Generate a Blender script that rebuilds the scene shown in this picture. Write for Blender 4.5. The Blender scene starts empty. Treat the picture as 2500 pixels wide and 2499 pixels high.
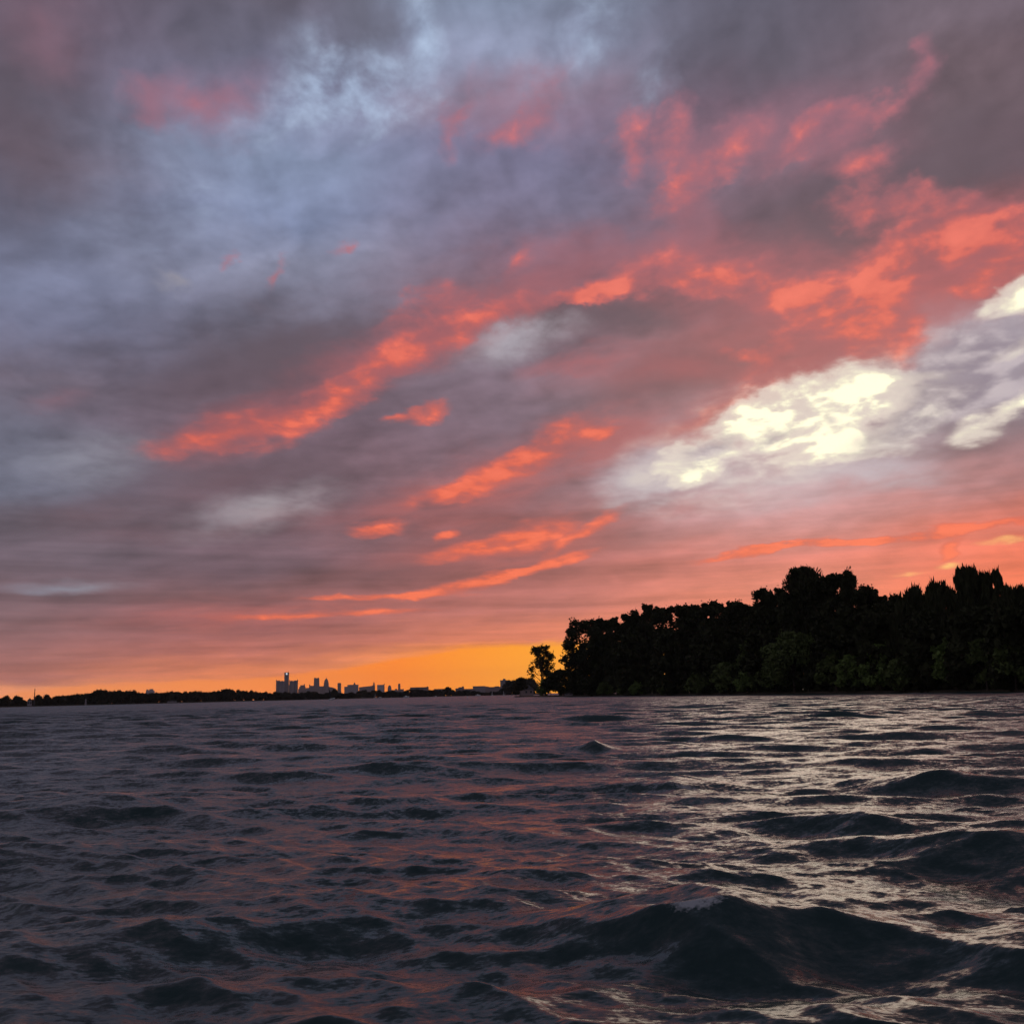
import bpy, math, random
import numpy as np
from mathutils import Matrix, Vector

random.seed(7)
S = bpy.context.scene
COL = S.collection

# ------------------------------------------------------------------ camera
CAM_H = 1.5
PITCH = math.radians(10.07)
ROLL = math.radians(1.29)
F = Vector((0, math.cos(PITCH), math.sin(PITCH)))
R0 = Vector((1, 0, 0))
U0 = R0.cross(F)
RT = R0 * math.cos(ROLL) - U0 * math.sin(ROLL)
UP = U0 * math.cos(ROLL) + R0 * math.sin(ROLL)
cam_d = bpy.data.cameras.new('camera')
cam_d.sensor_fit = 'HORIZONTAL'
cam_d.sensor_width = 36
cam_d.lens = 36
cam_d.clip_start = 0.05
cam_d.clip_end = 60000
cam = bpy.data.objects.new('camera', cam_d)
COL.objects.link(cam)
M = Matrix.Identity(4)
for i in range(3):
    M[i][0], M[i][1], M[i][2] = RT[i], UP[i], -F[i]
M[2][3] = CAM_H
cam.matrix_world = M
S.camera = cam


def pdir(px, py):
    """direction in the world of a point of the 2500 px photograph"""
    return (F + RT * ((px - 1250) / 2500) + UP * ((1249.5 - py) / 2500)).normalized()


def azel(px, py):
    d = pdir(px, py)
    return math.degrees(math.atan2(d.x, d.y)), math.degrees(math.asin(d.z))


def horizon(px):
    return 1722 - 0.0225 * px


def spot(px, dist, py=None):
    """ground point at a distance, in the bearing of photograph column px"""
    d = pdir(px, horizon(px) if py is None else py)
    h = math.hypot(d.x, d.y)
    return Vector((d.x / h * dist, d.y / h * dist, 0))


def height(px, py, dist):
    d = pdir(px, py)
    return CAM_H + dist * d.z / math.hypot(d.x, d.y)


def lin(c):
    return tuple(((v / 255) / 12.92 if v <= 10 else ((v / 255 + .055) / 1.055) ** 2.4) for v in c) + (1,)


# ------------------------------------------------------------------ view
S.view_settings.view_transform = 'Standard'
S.view_settings.look = 'None'
S.view_settings.exposure = 0
S.view_settings.gamma = 1
S.view_settings.use_curve_mapping = False
S.cycles.max_bounces = 5
S.cycles.glossy_bounces = 3
S.cycles.diffuse_bounces = 2
S.cycles.transparent_max_bounces = 8
S.cycles.caustics_reflective = False
S.cycles.caustics_refractive = False

GAP_AZ, GAP_EL = 16.5, 15.0     # direction of the bright cloud opening, which the lamp stands in for

# ------------------------------------------------------------------ sky
W = bpy.data.worlds.new('World')
S.world = W
W.use_nodes = True
NT = W.node_tree
NT.nodes.clear()


class G:
    """small helper that writes shader nodes"""
    def __init__(self, nt):
        self.nt = nt

    def new(self, t, **kw):
        n = self.nt.nodes.new(t)
        for k, v in kw.items():
            setattr(n, k, v)
        return n

    def put(self, sock, v):
        if v is None:
            return
        if hasattr(v, 'is_linked') or isinstance(v, bpy.types.NodeSocket):
            self.nt.links.new(v, sock)
        else:
            sock.default_value = v

    def m(self, op, a, b=None, c=None, clamp=False):
        n = self.new('ShaderNodeMath', operation=op, use_clamp=clamp)
        self.put(n.inputs[0], a); self.put(n.inputs[1], b); self.put(n.inputs[2], c)
        return n.outputs[0]

    def v(self, op, a, b=None, scale=None):
        n = self.new('ShaderNodeVectorMath', operation=op)
        self.put(n.inputs[0], a); self.put(n.inputs[1], b)
        if scale is not None:
            self.put(n.inputs['Scale'], scale)
        return n.outputs['Value'] if op in ('LENGTH', 'DOT_PRODUCT') else n.outputs[0]

    def comb(self, x, y, z=0.0):
        n = self.new('ShaderNodeCombineXYZ')
        for s, q in zip(n.inputs, (x, y, z)):
            self.put(s, q)
        return n.outputs[0]

    def sep(self, a):
        n = self.new('ShaderNodeSeparateXYZ')
        self.put(n.inputs[0], a)
        return n.outputs

    def smooth(self, x, lo, hi, a=0.0, b=1.0):
        n = self.new('ShaderNodeMapRange', interpolation_type='SMOOTHSTEP')
        for i, q in enumerate((x, lo, hi, a, b)):
            self.put(n.inputs[i], q)
        return n.outputs[0]

    def mapr(self, x, lo, hi, a=0.0, b=1.0):
        n = self.new('ShaderNodeMapRange')
        for i, q in enumerate((x, lo, hi, a, b)):
            self.put(n.inputs[i], q)
        return n.outputs[0]

    def mix(self, f, a, b, mode='MIX'):
        n = self.new('ShaderNodeMix', data_type='RGBA', blend_type=mode)
        self.put(n.inputs[0], f); self.put(n.inputs[6], a); self.put(n.inputs[7], b)
        return n.outputs[2]

    def noise(self, vec, scale, detail=4.0, rough=.5, dist=0.0, color=False):
        n = self.new('ShaderNodeTexNoise')
        self.put(n.inputs['Vector'], vec)
        n.inputs['Scale'].default_value = scale
        n.inputs['Detail'].default_value = detail
        n.inputs['Roughness'].default_value = rough
        n.inputs['Distortion'].default_value = dist
        return n.outputs['Color'] if color else n.outputs['Fac']

    def mapping(self, vec, loc=(0, 0, 0), rot=0.0, scale=(1, 1, 1), kind='POINT'):
        n = self.new('ShaderNodeMapping', vector_type=kind)
        self.put(n.inputs['Vector'], vec)
        n.inputs['Location'].default_value = loc
        n.inputs['Rotation'].default_value = (0, 0, rot)
        n.inputs['Scale'].default_value = scale
        return n.outputs[0]

    def ramp(self, f, stops, interp='LINEAR'):
        n = self.new('ShaderNodeValToRGB')
        r = n.color_ramp
        r.interpolation = interp
        stops = sorted(stops)
        while len(r.elements) < len(stops):
            r.elements.new(.5)
        for e, (p, c) in zip(r.elements, stops):
            e.position = p
        for e, (p, c) in zip(r.elements, stops):
            e.color = c
        self.put(n.inputs[0], f)
        return n.outputs[0]


g = G(NT)
K = 2500 / 1932                      # measurements below are read off a 1932 px wide view
tc = g.new('ShaderNodeTexCoord').outputs['Generated']
dirv = g.v('NORMALIZE', tc)
dx, dy, dz = g.sep(dirv)
AZ = g.m('MULTIPLY', g.m('ARCTAN2', dx, dy), 57.29578)
EL = g.m('MULTIPLY', g.m('ARCSINE', dz), 57.29578)
# the cloud deck: a flat layer overhead, so its texture shrinks towards the horizon
zz = g.m('ADD', g.m('MAXIMUM', dz, 0.0), 0.07)
deck = g.comb(g.m('DIVIDE', dx, zz), g.m('DIVIDE', dy, zz), 0.0)
WIND = math.radians(41)              # the bands run towards a point on the horizon 41 deg left
band = g.mapping(deck, rot=-WIND, scale=(1.0, 1.0, 1.0))
band = g.mapping(band, scale=(1.0, .6, 1.0))
bx = g.noise(band, 1.3, 6, .55, .35, color=True)
bn = g.noise(band, 2.6, 9, .56, .5)
# heaped clouds: less foreshortened than the flat deck
elp = g.m('ADD', g.m('MAXIMUM', EL, 0.0), 12.0)
heap = g.comb(g.m('DIVIDE', AZ, 24.0), g.m('MULTIPLY', g.m('LOGARITHM', elp, 2.71828), 1.9), 0.0)
heap = g.mapping(heap, rot=math.radians(-16), scale=(.9, 1.15, 1))
bf = g.noise(heap, 8.0, 7, .55, .25)
puff = g.noise(heap, 22.0, 4, .5, .2)
bf1 = g.noise(heap, 7.0, 3.5, .5, .25)
bf2 = g.noise(g.v('ADD', heap, (.02, -.03, 0.0)), 7.0, 3.5, .5, .25)
emb = g.m('SUBTRACT', bf1, bf2)       # the side of each heap that faces the low sun
tex = g.m('MULTIPLY_ADD', g.mapr(puff, .25, .75), .25, g.m('MULTIPLY', g.mapr(bf, .27, .73), .75))
texb = g.m('MULTIPLY_ADD', g.smooth(bn, .3, .7), .6, g.m('MULTIPLY', tex, .4))
strata = g.noise(g.mapping(g.comb(g.m('MULTIPLY', AZ, .035), EL, 0.0), rot=.006), .85, 5, .6, .2)
# warp of the bearings: strong high up, vanishing at the horizon
amp = g.mapr(EL, 0, 26, .12, 1.0)
wv = g.v('SUBTRACT', bx, (.5, .5, .5))
wv = g.v('MULTIPLY', wv, (11.0, 7.0, 0.0))
wv = g.v('SCALE', wv, scale=amp)
fx = g.noise(heap, 7.5, 7, .58, .2, color=True)
wf = g.v('SUBTRACT', fx, (.5, .5, .5))
wf = g.v('MULTIPLY', wf, (4.2, 3.6, 0.0))
wf = g.v('SCALE', wf, scale=amp)
POS = g.comb(AZ, EL, 0.0)
PB = g.v('ADD', POS, wv)             # for the broad tones
PB = g.v('ADD', PB, g.v('SCALE', wf, scale=.6))
PF = g.v('ADD', POS, wf)             # for the cloud shapes
PF = g.v('ADD', PF, g.v('SCALE', wv, scale=.18))
pbx, pby, _ = g.sep(PB)

E0, E1 = -2.0, 42.0
COLS = {   # bearing column (1932 px view): (row, colour)
    0: [(-150, (100, 92, 106)), (0, (108, 92, 106)), (100, (100, 89, 102)), (200, (94, 88, 101)), (300, (104, 94, 106)), (400, (98, 101, 120)),
        (500, (116, 122, 146)), (600, (114, 117, 140)), (700, (110, 102, 116)), (800, (104, 104, 119)), (900, (108, 110, 126)),
        (960, (96, 89, 99)), (1050, (108, 94, 104)), (1150, (124, 97, 102)), (1220, (150, 104, 103)), (1275, (176, 112, 100)), (1312, (236, 150, 98))],
    480: [(-150, (96, 94, 108)), (0, (100, 96, 110)), (100, (108, 108, 128)), (200, (124, 126, 152)), (300, (134, 148, 176)), (400, (130, 142, 172)),
          (500, (138, 142, 164)), (600, (108, 106, 122)), (700, (100, 87, 98)), (800, (112, 92, 103)), (900, (106, 90, 100)),
          (1000, (112, 92, 101)), (1060, (112, 88, 97)), (1120, (128, 90, 93)), (1180, (150, 95, 96)), (1230, (184, 108, 95)), (1280, (234, 134, 84)), (1312, (252, 150, 86))],
    966: [(-150, (118, 128, 152)), (0, (128, 140, 163)), (100, (140, 148, 173)), (200, (138, 132, 153)), (300, (122, 122, 150)), (400, (118, 113, 136)),
          (500, (118, 100, 116)), (600, (114, 90, 98)), (700, (128, 111, 124)), (800, (120, 100, 112)), (900, (138, 102, 110)),
          (1000, (132, 88, 91)), (1060, (150, 94, 94)), (1100, (172, 103, 99)), (1150, (186, 110, 101)), (1200, (216, 121, 92)), (1235, (246, 142, 58)), (1300, (255, 160, 62))],
    1450: [(-150, (96, 96, 112)), (0, (100, 98, 114)), (100, (100, 94, 109)), (200, (110, 94, 109)), (300, (116, 101, 116)), (400, (106, 87, 99)),
           (500, (118, 88, 95)), (600, (128, 94, 100)), (700, (150, 98, 98)), (800, (178, 150, 155)), (900, (184, 150, 156)),
           (1000, (192, 126, 122)), (1050, (208, 118, 106)), (1100, (222, 126, 106)), (1160, (232, 124, 96)), (1230, (245, 138, 80)), (1300, (255, 158, 70))],
    1932: [(-150, (104, 94, 104)), (0, (110, 97, 107)), (100, (108, 92, 100)), (200, (105, 88, 95)), (300, (101, 83, 91)), (400, (128, 86, 86)),
           (500, (158, 92, 84)), (600, (150, 134, 140)), (700, (160, 146, 156)), (800, (130, 115, 123)), (900, (174, 120, 120)),
           (1000, (224, 112, 88)), (1080, (240, 116, 82)), (1150, (246, 122, 80)), (1230, (250, 140, 78)), (1300, (255, 160, 75))],
}
fac_el = g.mapr(pby, E0, E1, 0, 1)


def column(x):
    st = []
    for y, c in COLS[x]:
        e = azel(x * K, y * K)[1]
        st.append((min(1, max(0, (e - E0) / (E1 - E0))), lin(c)))
    return g.ramp(fac_el, st)


back = g.ramp(g.mapr(pby, 0, 90, 0, 1), [(0, lin((112, 98, 110))), (.06, lin((132, 120, 130))), (.2, lin((128, 125, 138))), (.5, lin((112, 112, 126))), (1, lin((98, 99, 112)))])
col = back
azs = sorted((azel(x * K, 900 * K)[0], x) for x in COLS)
prev = azs[0][0] - 45
for a, x in azs:
    col = g.mix(g.smooth(pbx, prev, a), col, column(x))
    prev = a
col = g.mix(g.smooth(pbx, prev, prev + 50), col, back)
# frame top -> zenith: one dusky grey
col = g.mix(g.smooth(pby, 36, 58), col, lin((96, 95, 110)))

# mottling of the deck
tone = g.m('ADD', g.m('MULTIPLY', g.m('SUBTRACT', bn, .5), .7), g.m('MULTIPLY', g.m('SUBTRACT', bf, .5), .55))
tone = g.m('MULTIPLY_ADD', emb, .85, tone)
tone = g.m('MULTIPLY', tone, g.mapr(EL, 0, 12, .25, 1.0))
tone = g.m('MULTIPLY_ADD', g.m('MULTIPLY', g.m('SUBTRACT', strata, .5), 1.6), g.smooth(EL, 15, 3), tone)
col = g.v('SCALE', col, scale=g.m('ADD', tone, 1.0))
col = g.v('MULTIPLY', col, (1.02, .99, 1.01))


def field(items, vec, soft=2.0, thin=1.0):
    """items: (x1, y1, x2, y2, half width, weight) in the 1932 px view -> one summed scalar"""
    tot = None
    for x1, y1, x2, y2, w, wt in items:
        a1, e1 = azel(x1 * K, y1 * K)
        a2, e2 = azel(x2 * K, y2 * K)
        L = math.hypot(a2 - a1, e2 - e1)
        wd = w * thin / 1932 * 57.3
        n = g.mapping(vec, loc=((a1 + a2) / 2, (e1 + e2) / 2, 0), rot=math.atan2(e2 - e1, a2 - a1),
                      scale=(soft * (L / 2 * .8 + wd), soft * wd, 1), kind='TEXTURE')
        t = g.new('ShaderNodeTexGradient', gradient_type='SPHERICAL')
        g.put(t.inputs[0], n)
        o = t.outputs['Fac']
        tot = g.m('MULTIPLY', o, wt) if tot is None else g.m('MULTIPLY_ADD', o, wt, tot)
    return tot


def erode(f, t, bite, soft=1.0):
    """a soft field, thinned where the cloud texture is thin"""
    return g.smooth(g.m('MULTIPLY', f, g.m('MULTIPLY_ADD', t, 1.5 * bite, 1.0 - .75 * bite)), .04, soft)


def layer(col, f, color, t, bite, soft=1.0, strength=1.0):
    mk = erode(f, t, bite, soft)
    if strength != 1.0:
        mk = g.m('MULTIPLY', mk, strength)
    return g.mix(mk, col, color)


# dark cloud bellies
dark = field([(380, 690, 600, 640, 62, 1), (1760, 320, 1932, 270, 80, .9), (1440, 440, 1600, 420, 75, .9), (1030, 610, 1250, 590, 30, .9),
              (1080, 760, 1400, 680, 34, .9), (300, 905, 620, 880, 34, .8), (0, 300, 30, 60, 80, .7), (250, 60, 520, 40, 80, .5),
              (1360, 60, 1500, 120, 90, .6), (60, 980, 260, 960, 40, .5), (700, 640, 560, 700, 40, .5), (640, 1085, 900, 1060, 18, .7),
              (250, 1010, 520, 1000, 14, .6), (1700, 860, 1932, 835, 16, .7), (690, 40, 720, 70, 50, .6)], PF)
darkc = g.ramp(g.mapr(EL, 0, 34, 0, 1), [(0, lin((140, 84, 82))), (.3, lin((112, 84, 92))), (.55, lin((98, 82, 91))), (.8, lin((101, 85, 95))), (1, lin((92, 90, 102)))])
col = layer(col, dark, darkc, texb, .4, 1.0, .8)

# blue breaks and pale openings
blue = field([(500, 225, 640, 160, 36, .75), (640, 200, 760, 140, 46, .8), (700, 215, 830, 205, 44, .5), (790, 0, 815, 90, 36, .9), (1060, 100, 1150, 20, 50, .75),
              (1210, 190, 1260, 110, 26, .5), (560, 90, 600, 110, 40, .5), (250, 430, 420, 330, 90, .35)], PF)
bluec = g.mix(tex, lin((148, 166, 198)), lin((190, 208, 234)))
col = layer(col, blue, bluec, tex, 1.15, 1.5, .9)
pale = field([(400, 985, 590, 945, 30, 1.0), (60, 880, 250, 850, 38, .75), (880, 660, 1060, 630, 28, .9), (20, 1108, 220, 1100, 9, .9),
              (300, 520, 340, 535, 14, .8), (820, 915, 1000, 905, 14, .5), (1180, 900, 1300, 850, 40, .8), (1250, 880, 1420, 800, 50, .8),
              (1300, 930, 1650, 880, 42, .7), (1700, 780, 1850, 700, 55, .7), (1750, 640, 1932, 600, 48, .8), (1560, 880, 1760, 900, 20, .6),
              (1850, 700, 1932, 680, 40, .8)], PF)
palec = g.ramp(g.mapr(AZ, -27, 27, 0, 1), [(0, lin((134, 136, 152))), (.25, lin((163, 155, 161))), (.5, lin((176, 170, 180))), (.75, lin((196, 182, 188))), (1, lin((182, 172, 182)))])
col = layer(col, pale, palec, tex, .8, 1.1, .85)

# underlit clouds: a soft blush, then the glowing edges
blush = field([(1100, 500, 1450, 470, 60, .8), (850, 230, 1060, 210, 55, .7), (1180, 290, 1400, 270, 60, .7), (1500, 260, 1650, 240, 60, .7), (330, 200, 470, 190, 42, .75),
               (265, 205, 275, 205, 28, .6), (60, 60, 110, 70, 60, .5), (560, 740, 960, 590, 40, .85), (1650, 560, 1932, 440, 80, .9),
               (1350, 560, 1650, 600, 60, .8), (820, 930, 1100, 830, 42, .9), (850, 1040, 1150, 1000, 40, .8), (350, 830, 520, 790, 34, .8), (1330, 820, 1540, 700, 40, .9),
               (1150, 860, 1350, 780, 30, .6), (1120, 720, 1560, 640, 44, .7), (1000, 880, 1250, 780, 46, .5), (700, 640, 1000, 520, 60, .4), (420, 960, 900, 1010, 60, .3), (1000, 700, 1160, 670, 14, .6), (1280, 340, 1300, 390, 30, .5), (160, 750, 60, 755, 16, .4), (250, 1170, 800, 1140, 26, .6)], PF)
pinkc = g.ramp(g.mapr(EL, 0, 36, 0, 1), [(0, lin((244, 118, 74))), (.2, lin((246, 106, 70))), (.42, lin((238, 107, 84))), (.6, lin((230, 109, 96))), (.75, lin((218, 112, 110))), (.92, lin((198, 118, 128)))])
blushc = g.ramp(g.mapr(EL, 0, 36, 0, 1), [(0, lin((214, 108, 88))), (.2, lin((196, 98, 88))), (.42, lin((172, 92, 92))), (.62, lin((172, 98, 104))), (.85, lin((158, 108, 124)))])
col = layer(col, blush, blushc, texb, .7, 1.1, .75)
glow = field([(345, 832, 480, 800, 20, 1), (550, 800, 650, 742, 23, .95), (650, 740, 760, 675, 24, .95), (760, 668, 880, 618, 26, 1.0), (880, 615, 1010, 575, 22, .8),
              (760, 600, 840, 570, 22, .7), (960, 510, 985, 490, 14, .42),
              (810, 940, 900, 915, 13, 1), (900, 912, 1000, 862, 21, 1.1), (1000, 858, 1100, 812, 24, 1.05), (1118, 822, 1140, 818, 8, 1),
              (850, 1045, 960, 1020, 11, 1), (960, 1022, 1035, 1000, 19, 1), (1060, 1030, 1145, 972, 8, .9),
              (640, 1126, 830, 1122, 4, .8), (830, 1112, 960, 1085, 8, 1), (960, 1085, 1080, 1055, 7, 1), (490, 1164, 740, 1152, 5, .7), (680, 1000, 740, 995, 9, .8), (830, 1010, 850, 1006, 6, 1),
              (1065, 558, 1140, 552, 14, 1), (1140, 545, 1240, 512, 22, 1), (1315, 522, 1402, 512, 21, 1.05), (1240, 540, 1330, 530, 15, .6),
              (1400, 535, 1550, 580, 28, 1), (1540, 580, 1650, 605, 36, 1.05), (1640, 600, 1700, 500, 30, .95), (1690, 500, 1850, 440, 46, 1.1), (1840, 450, 1940, 505, 42, 1.1),
              (1598, 395, 1700, 372, 24, 1.05), (1490, 290, 1560, 232, 16, .85), (1560, 232, 1655, 212, 18, .9), (1590, 315, 1650, 300, 20, .8),
              (1335, 315, 1402, 268, 28, .95), (1272, 285, 1280, 235, 26, .9), (1185, 290, 1200, 262, 26, .85), (1245, 370, 1300, 335, 16, .7),
              (930, 285, 960, 262, 20, .7), (850, 265, 872, 195, 20, .7), (1000, 240, 1040, 180, 24, .6), (345, 195, 470, 192, 24, .36), (1730, 160, 1748, 122, 20, .8),
              (1430, 690, 1475, 650, 17, .9), (1680, 690, 1700, 650, 26, .9), (1380, 675, 1410, 668, 9, .7), (1320, 795, 1480, 715, 13, 1),
              (1830, 535, 1845, 528, 15, .9), (795, 782, 832, 776, 10, .95), (745, 786, 770, 782, 6, .7), (500, 550, 520, 510, 9, .5), (428, 495, 436, 485, 8, .5), (618, 470, 636, 466, 9, .45),
              (1360, 1050, 1500, 1022, 4.5, 1.3), (1490, 1028, 1700, 1012, 4.5, 1.45), (1690, 1010, 1940, 977, 4.5, 1.2), (1788, 1036, 1806, 1018, 9, .8), (1640, 660, 1560, 640, 14, .5)], PF, 2.6, .78)
tg = g.m('ADD', g.m('MULTIPLY_ADD', emb, 1.6, tex), g.smooth(EL, 16, 5, 0, .30))
col = g.mix(g.m('MULTIPLY', erode(glow, tg, .8, .7), .6), col, blushc)
gm = erode(glow, g.m('MULTIPLY', tg, g.m('ADD', tg, .15)), 1.25, 1.45)
pinkc = g.v('SCALE', pinkc, scale=g.mapr(tg, .2, 1.1, .76, 1.08))
col = g.mix(g.m('MULTIPLY', gm, .95), col, g.mix(g.smooth(g.m('MULTIPLY', gm, tg), .35, 1.0), pinkc, g.mix(.22, pinkc, lin((255, 138, 104)))))

# bright opening where the low sun shines through
cream = field([(1420, 800, 1520, 760, 36, .85), (1510, 790, 1610, 765, 46, .95), (1600, 745, 1770, 728, 17, 1.1), (1490, 842, 1650, 838, 18, 1), (1298, 904, 1332, 892, 15, 1.3),
               (1400, 790, 1440, 770, 20, .9), (1815, 825, 1875, 800, 16, .8), (1890, 572, 1990, 545, 16, .95), (2020, 540, 2300, 480, 34, .9), (1905, 664, 1935, 650, 10, .7), (1915, 768, 1950, 752, 13, .8), (1710, 800, 1775, 770, 18, .8), (2180, 660, 2500, 600, 60, .9),
               (1250, 880, 1290, 860, 12, .6), (1290, 880, 1700, 740, 70, .42)], PF)
tg = g.m('MULTIPLY_ADD', emb, 1.0, g.mapr(tex, .22, .78))
col = g.mix(g.m('MULTIPLY', erode(cream, tg, .8, .55), .8), col, lin((226, 212, 200)))
cm = erode(cream, g.m('MULTIPLY', tg, g.m('ADD', tg, .25)), 1.25, 1.55)
creamc = g.ramp(cm, [(0, (.78, .70, .62, 1)), (.35, (.88, .82, .64, 1)), (.75, (1.0, .96, .70, 1)), (1, (1.15, 1.08, .78, 1))])
col = g.mix(cm, col, creamc)
veil = field([(1640, 840, 1790, 760, 24, .9), (1780, 740, 1932, 680, 40, .95), (1760, 640, 1932, 610, 22, .6), (1300, 870, 1380, 830, 14, .8), (1440, 845, 1480, 815, 12, .7), (1560, 790, 1580, 785, 9, .6), (1700, 700, 1860, 665, 18, .7)], PF)
veilc = g.mix(g.smooth(g.m('MULTIPLY_ADD', emb, 1.5, tex), .25, .8), lin((134, 120, 134)), lin((196, 182, 186)))
col = layer(col, veil, veilc, tex, .9, .9, .8)
# small sunlit tufts low on the right
tuft = field([(1780, 1066, 1805, 1061, 6, .6), (1690, 1082, 1750, 1076, 3, .4), (1860, 1020, 1932, 1012, 5, .5), (1700, 1130, 1932, 1112, 5, .4)], PF)
col = layer(col, tuft, lin((255, 190, 112)), tex, .8, .7)
# clear strip above the city
strip = field([(330, 1325, 700, 1296, 26, .9), (600, 1310, 1000, 1272, 36, 1.1), (850, 1285, 1250, 1262, 46, 1.25), (1150, 1290, 1932, 1275, 44, 1.1), (-60, 1332, 400, 1302, 18, 1.1)], g.v('ADD', POS, g.v('SCALE', wf, scale=.5)))
q = g.m('MULTIPLY_ADD', g.m('SUBTRACT', bn, .5), .45, strip)
stripc = g.ramp(g.mapr(AZ, -27, 8, 0, 1), [(0, lin((246, 148, 88))), (.35, lin((255, 142, 66))), (.58, lin((255, 134, 34))), (.8, lin((255, 158, 28))), (1, lin((255, 166, 30)))])
col = g.mix(g.m('MULTIPLY', g.smooth(q, .32, .62), g.smooth(strip, .02, .3)), col, stripc)

col = g.v('SCALE', col, scale=g.m('ADD', g.m('MULTIPLY', g.smooth(EL, 4.5, -.5), .24), 1.04))   # the low sky is seen through more air
sky_t = g.new('ShaderNodeTexSky', sky_type='NISHITA')
sky_t.sun_disc = False
sky_t.sun_elevation = math.radians(GAP_EL)
sky_t.sun_rotation = math.radians(GAP_AZ)
clear = g.new('ShaderNodeBackground')
clear.inputs['Strength'].default_value = .05
NT.links.new(sky_t.outputs[0], clear.inputs['Color'])
deck_bg = g.new('ShaderNodeBackground')
NT.links.new(col, deck_bg.inputs['Color'])
both = g.new('ShaderNodeMixShader')
both.inputs[0].default_value = .96     # nearly overcast
NT.links.new(clear.outputs[0], both.inputs[1])
NT.links.new(deck_bg.outputs[0], both.inputs[2])
wout = g.new('ShaderNodeOutputWorld')
NT.links.new(both.outputs[0], wout.inputs[0])

# ------------------------------------------------------------------ lamp added in place of the bright cloud opening, for glitter on the water
sd = bpy.data.lights.new('gap_light', 'SUN')
sd.energy = .088
sd.angle = math.radians(17)
sd.color = (1, .86, .66)
gap_light = bpy.data.objects.new('gap_light', sd)
COL.objects.link(gap_light)
sv = Vector((math.sin(math.radians(GAP_AZ)) * math.cos(math.radians(GAP_EL)), math.cos(math.radians(GAP_AZ)) * math.cos(math.radians(GAP_EL)), math.sin(math.radians(GAP_EL))))
gap_light.rotation_euler = sv.to_track_quat('Z', 'Y').to_euler()


# ------------------------------------------------------------------ helpers
def tag(o, label=None, cat=None, group=None, kind=None):
    for k, v in (('label', label), ('category', cat), ('group', group), ('kind', kind)):
        if v:
            o[k] = v
    return o


def empty(name, loc, rz=0.0, **kw):
    o = bpy.data.objects.new(name, None)
    COL.objects.link(o)
    o.location = loc
    o.rotation_euler = (0, 0, rz)
    o.empty_display_size = .5
    return tag(o, **kw)


def mesh_np(name, verts, faces, mat, parent=None, smooth=False):
    """verts (n,3), faces (m,k) -> one mesh object"""
    verts = np.asarray(verts, dtype=np.float32)
    faces = np.asarray(faces, dtype=np.int32)
    me = bpy.data.meshes.new(name)
    k = faces.shape[1]
    me.vertices.add(len(verts))
    me.vertices.foreach_set('co', verts.ravel())
    me.loops.add(faces.size)
    me.loops.foreach_set('vertex_index', faces.ravel())
    me.polygons.add(len(faces))
    me.polygons.foreach_set('loop_start', np.arange(0, faces.size, k, dtype=np.int32))
    me.polygons.foreach_set('loop_total', np.full(len(faces), k, dtype=np.int32))
    if smooth:
        me.polygons.foreach_set('use_smooth', np.ones(len(faces), dtype=bool))
    me.update(calc_edges=True)
    me.materials.append(mat)
    o = bpy.data.objects.new(name, me)
    COL.objects.link(o)
    o.parent = parent
    return o


class MB:
    """collects simple solids into one mesh"""
    def __init__(self):
        self.v, self.f = [], []

    def add(self, v, f):
        b = len(self.v)
        self.v += [tuple(p) for p in v]
        self.f += [tuple(i + b for i in q) for q in f]

    def prism(self, rings):
        """rings: lists of points of equal length, joined from first to last and capped"""
        n = len(rings[0])
        v = [p for r in rings for p in r]
        f = []
        for k in range(len(rings) - 1):
            for i in range(n):
                j = (i + 1) % n
                f.append((k * n + i, k * n + j, (k + 1) * n + j, (k + 1) * n + i))
        f.append(tuple(reversed(range(n))))
        f.append(tuple((len(rings) - 1) * n + i for i in range(n)))
        self.add(v, f)

    def box(self, x0, x1, y0, y1, z0, z1):
        self.prism([[(x0, y0, z), (x1, y0, z), (x1, y1, z), (x0, y1, z)] for z in (z0, z1)])

    def lathe(self, prof, n=12, c=(0, 0), sx=1.0, sy=1.0, turn=0.0):
        self.prism([[(c[0] + sx * r * math.cos(turn + 2 * math.pi * i / n), c[1] + sy * r * math.sin(turn + 2 * math.pi * i / n), z) for i in range(n)] for r, z in prof])

    def tube(self, pts, radii, n=6):
        rings = []
        for i, p in enumerate(pts):
            a = Vector(pts[max(0, i - 1)]); b = Vector(pts[min(len(pts) - 1, i + 1)])
            d = (b - a).normalized()
            s = d.cross(Vector((.31, .95, .05))).normalized()
            t = d.cross(s)
            rings.append([tuple(Vector(p) + (s * math.cos(2 * math.pi * k / n) + t * math.sin(2 * math.pi * k / n)) * radii[i]) for k in range(n)])
        self.prism(rings)

    def build(self, name, mat, parent=None, smooth=False):
        me = bpy.data.meshes.new(name)
        me.from_pydata(self.v, [], self.f)
        if smooth:
            for p in me.polygons:
                p.use_smooth = True
        me.materials.append(mat)
        o = bpy.data.objects.new(name, me)
        COL.objects.link(o)
        o.parent = parent
        return o


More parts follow.
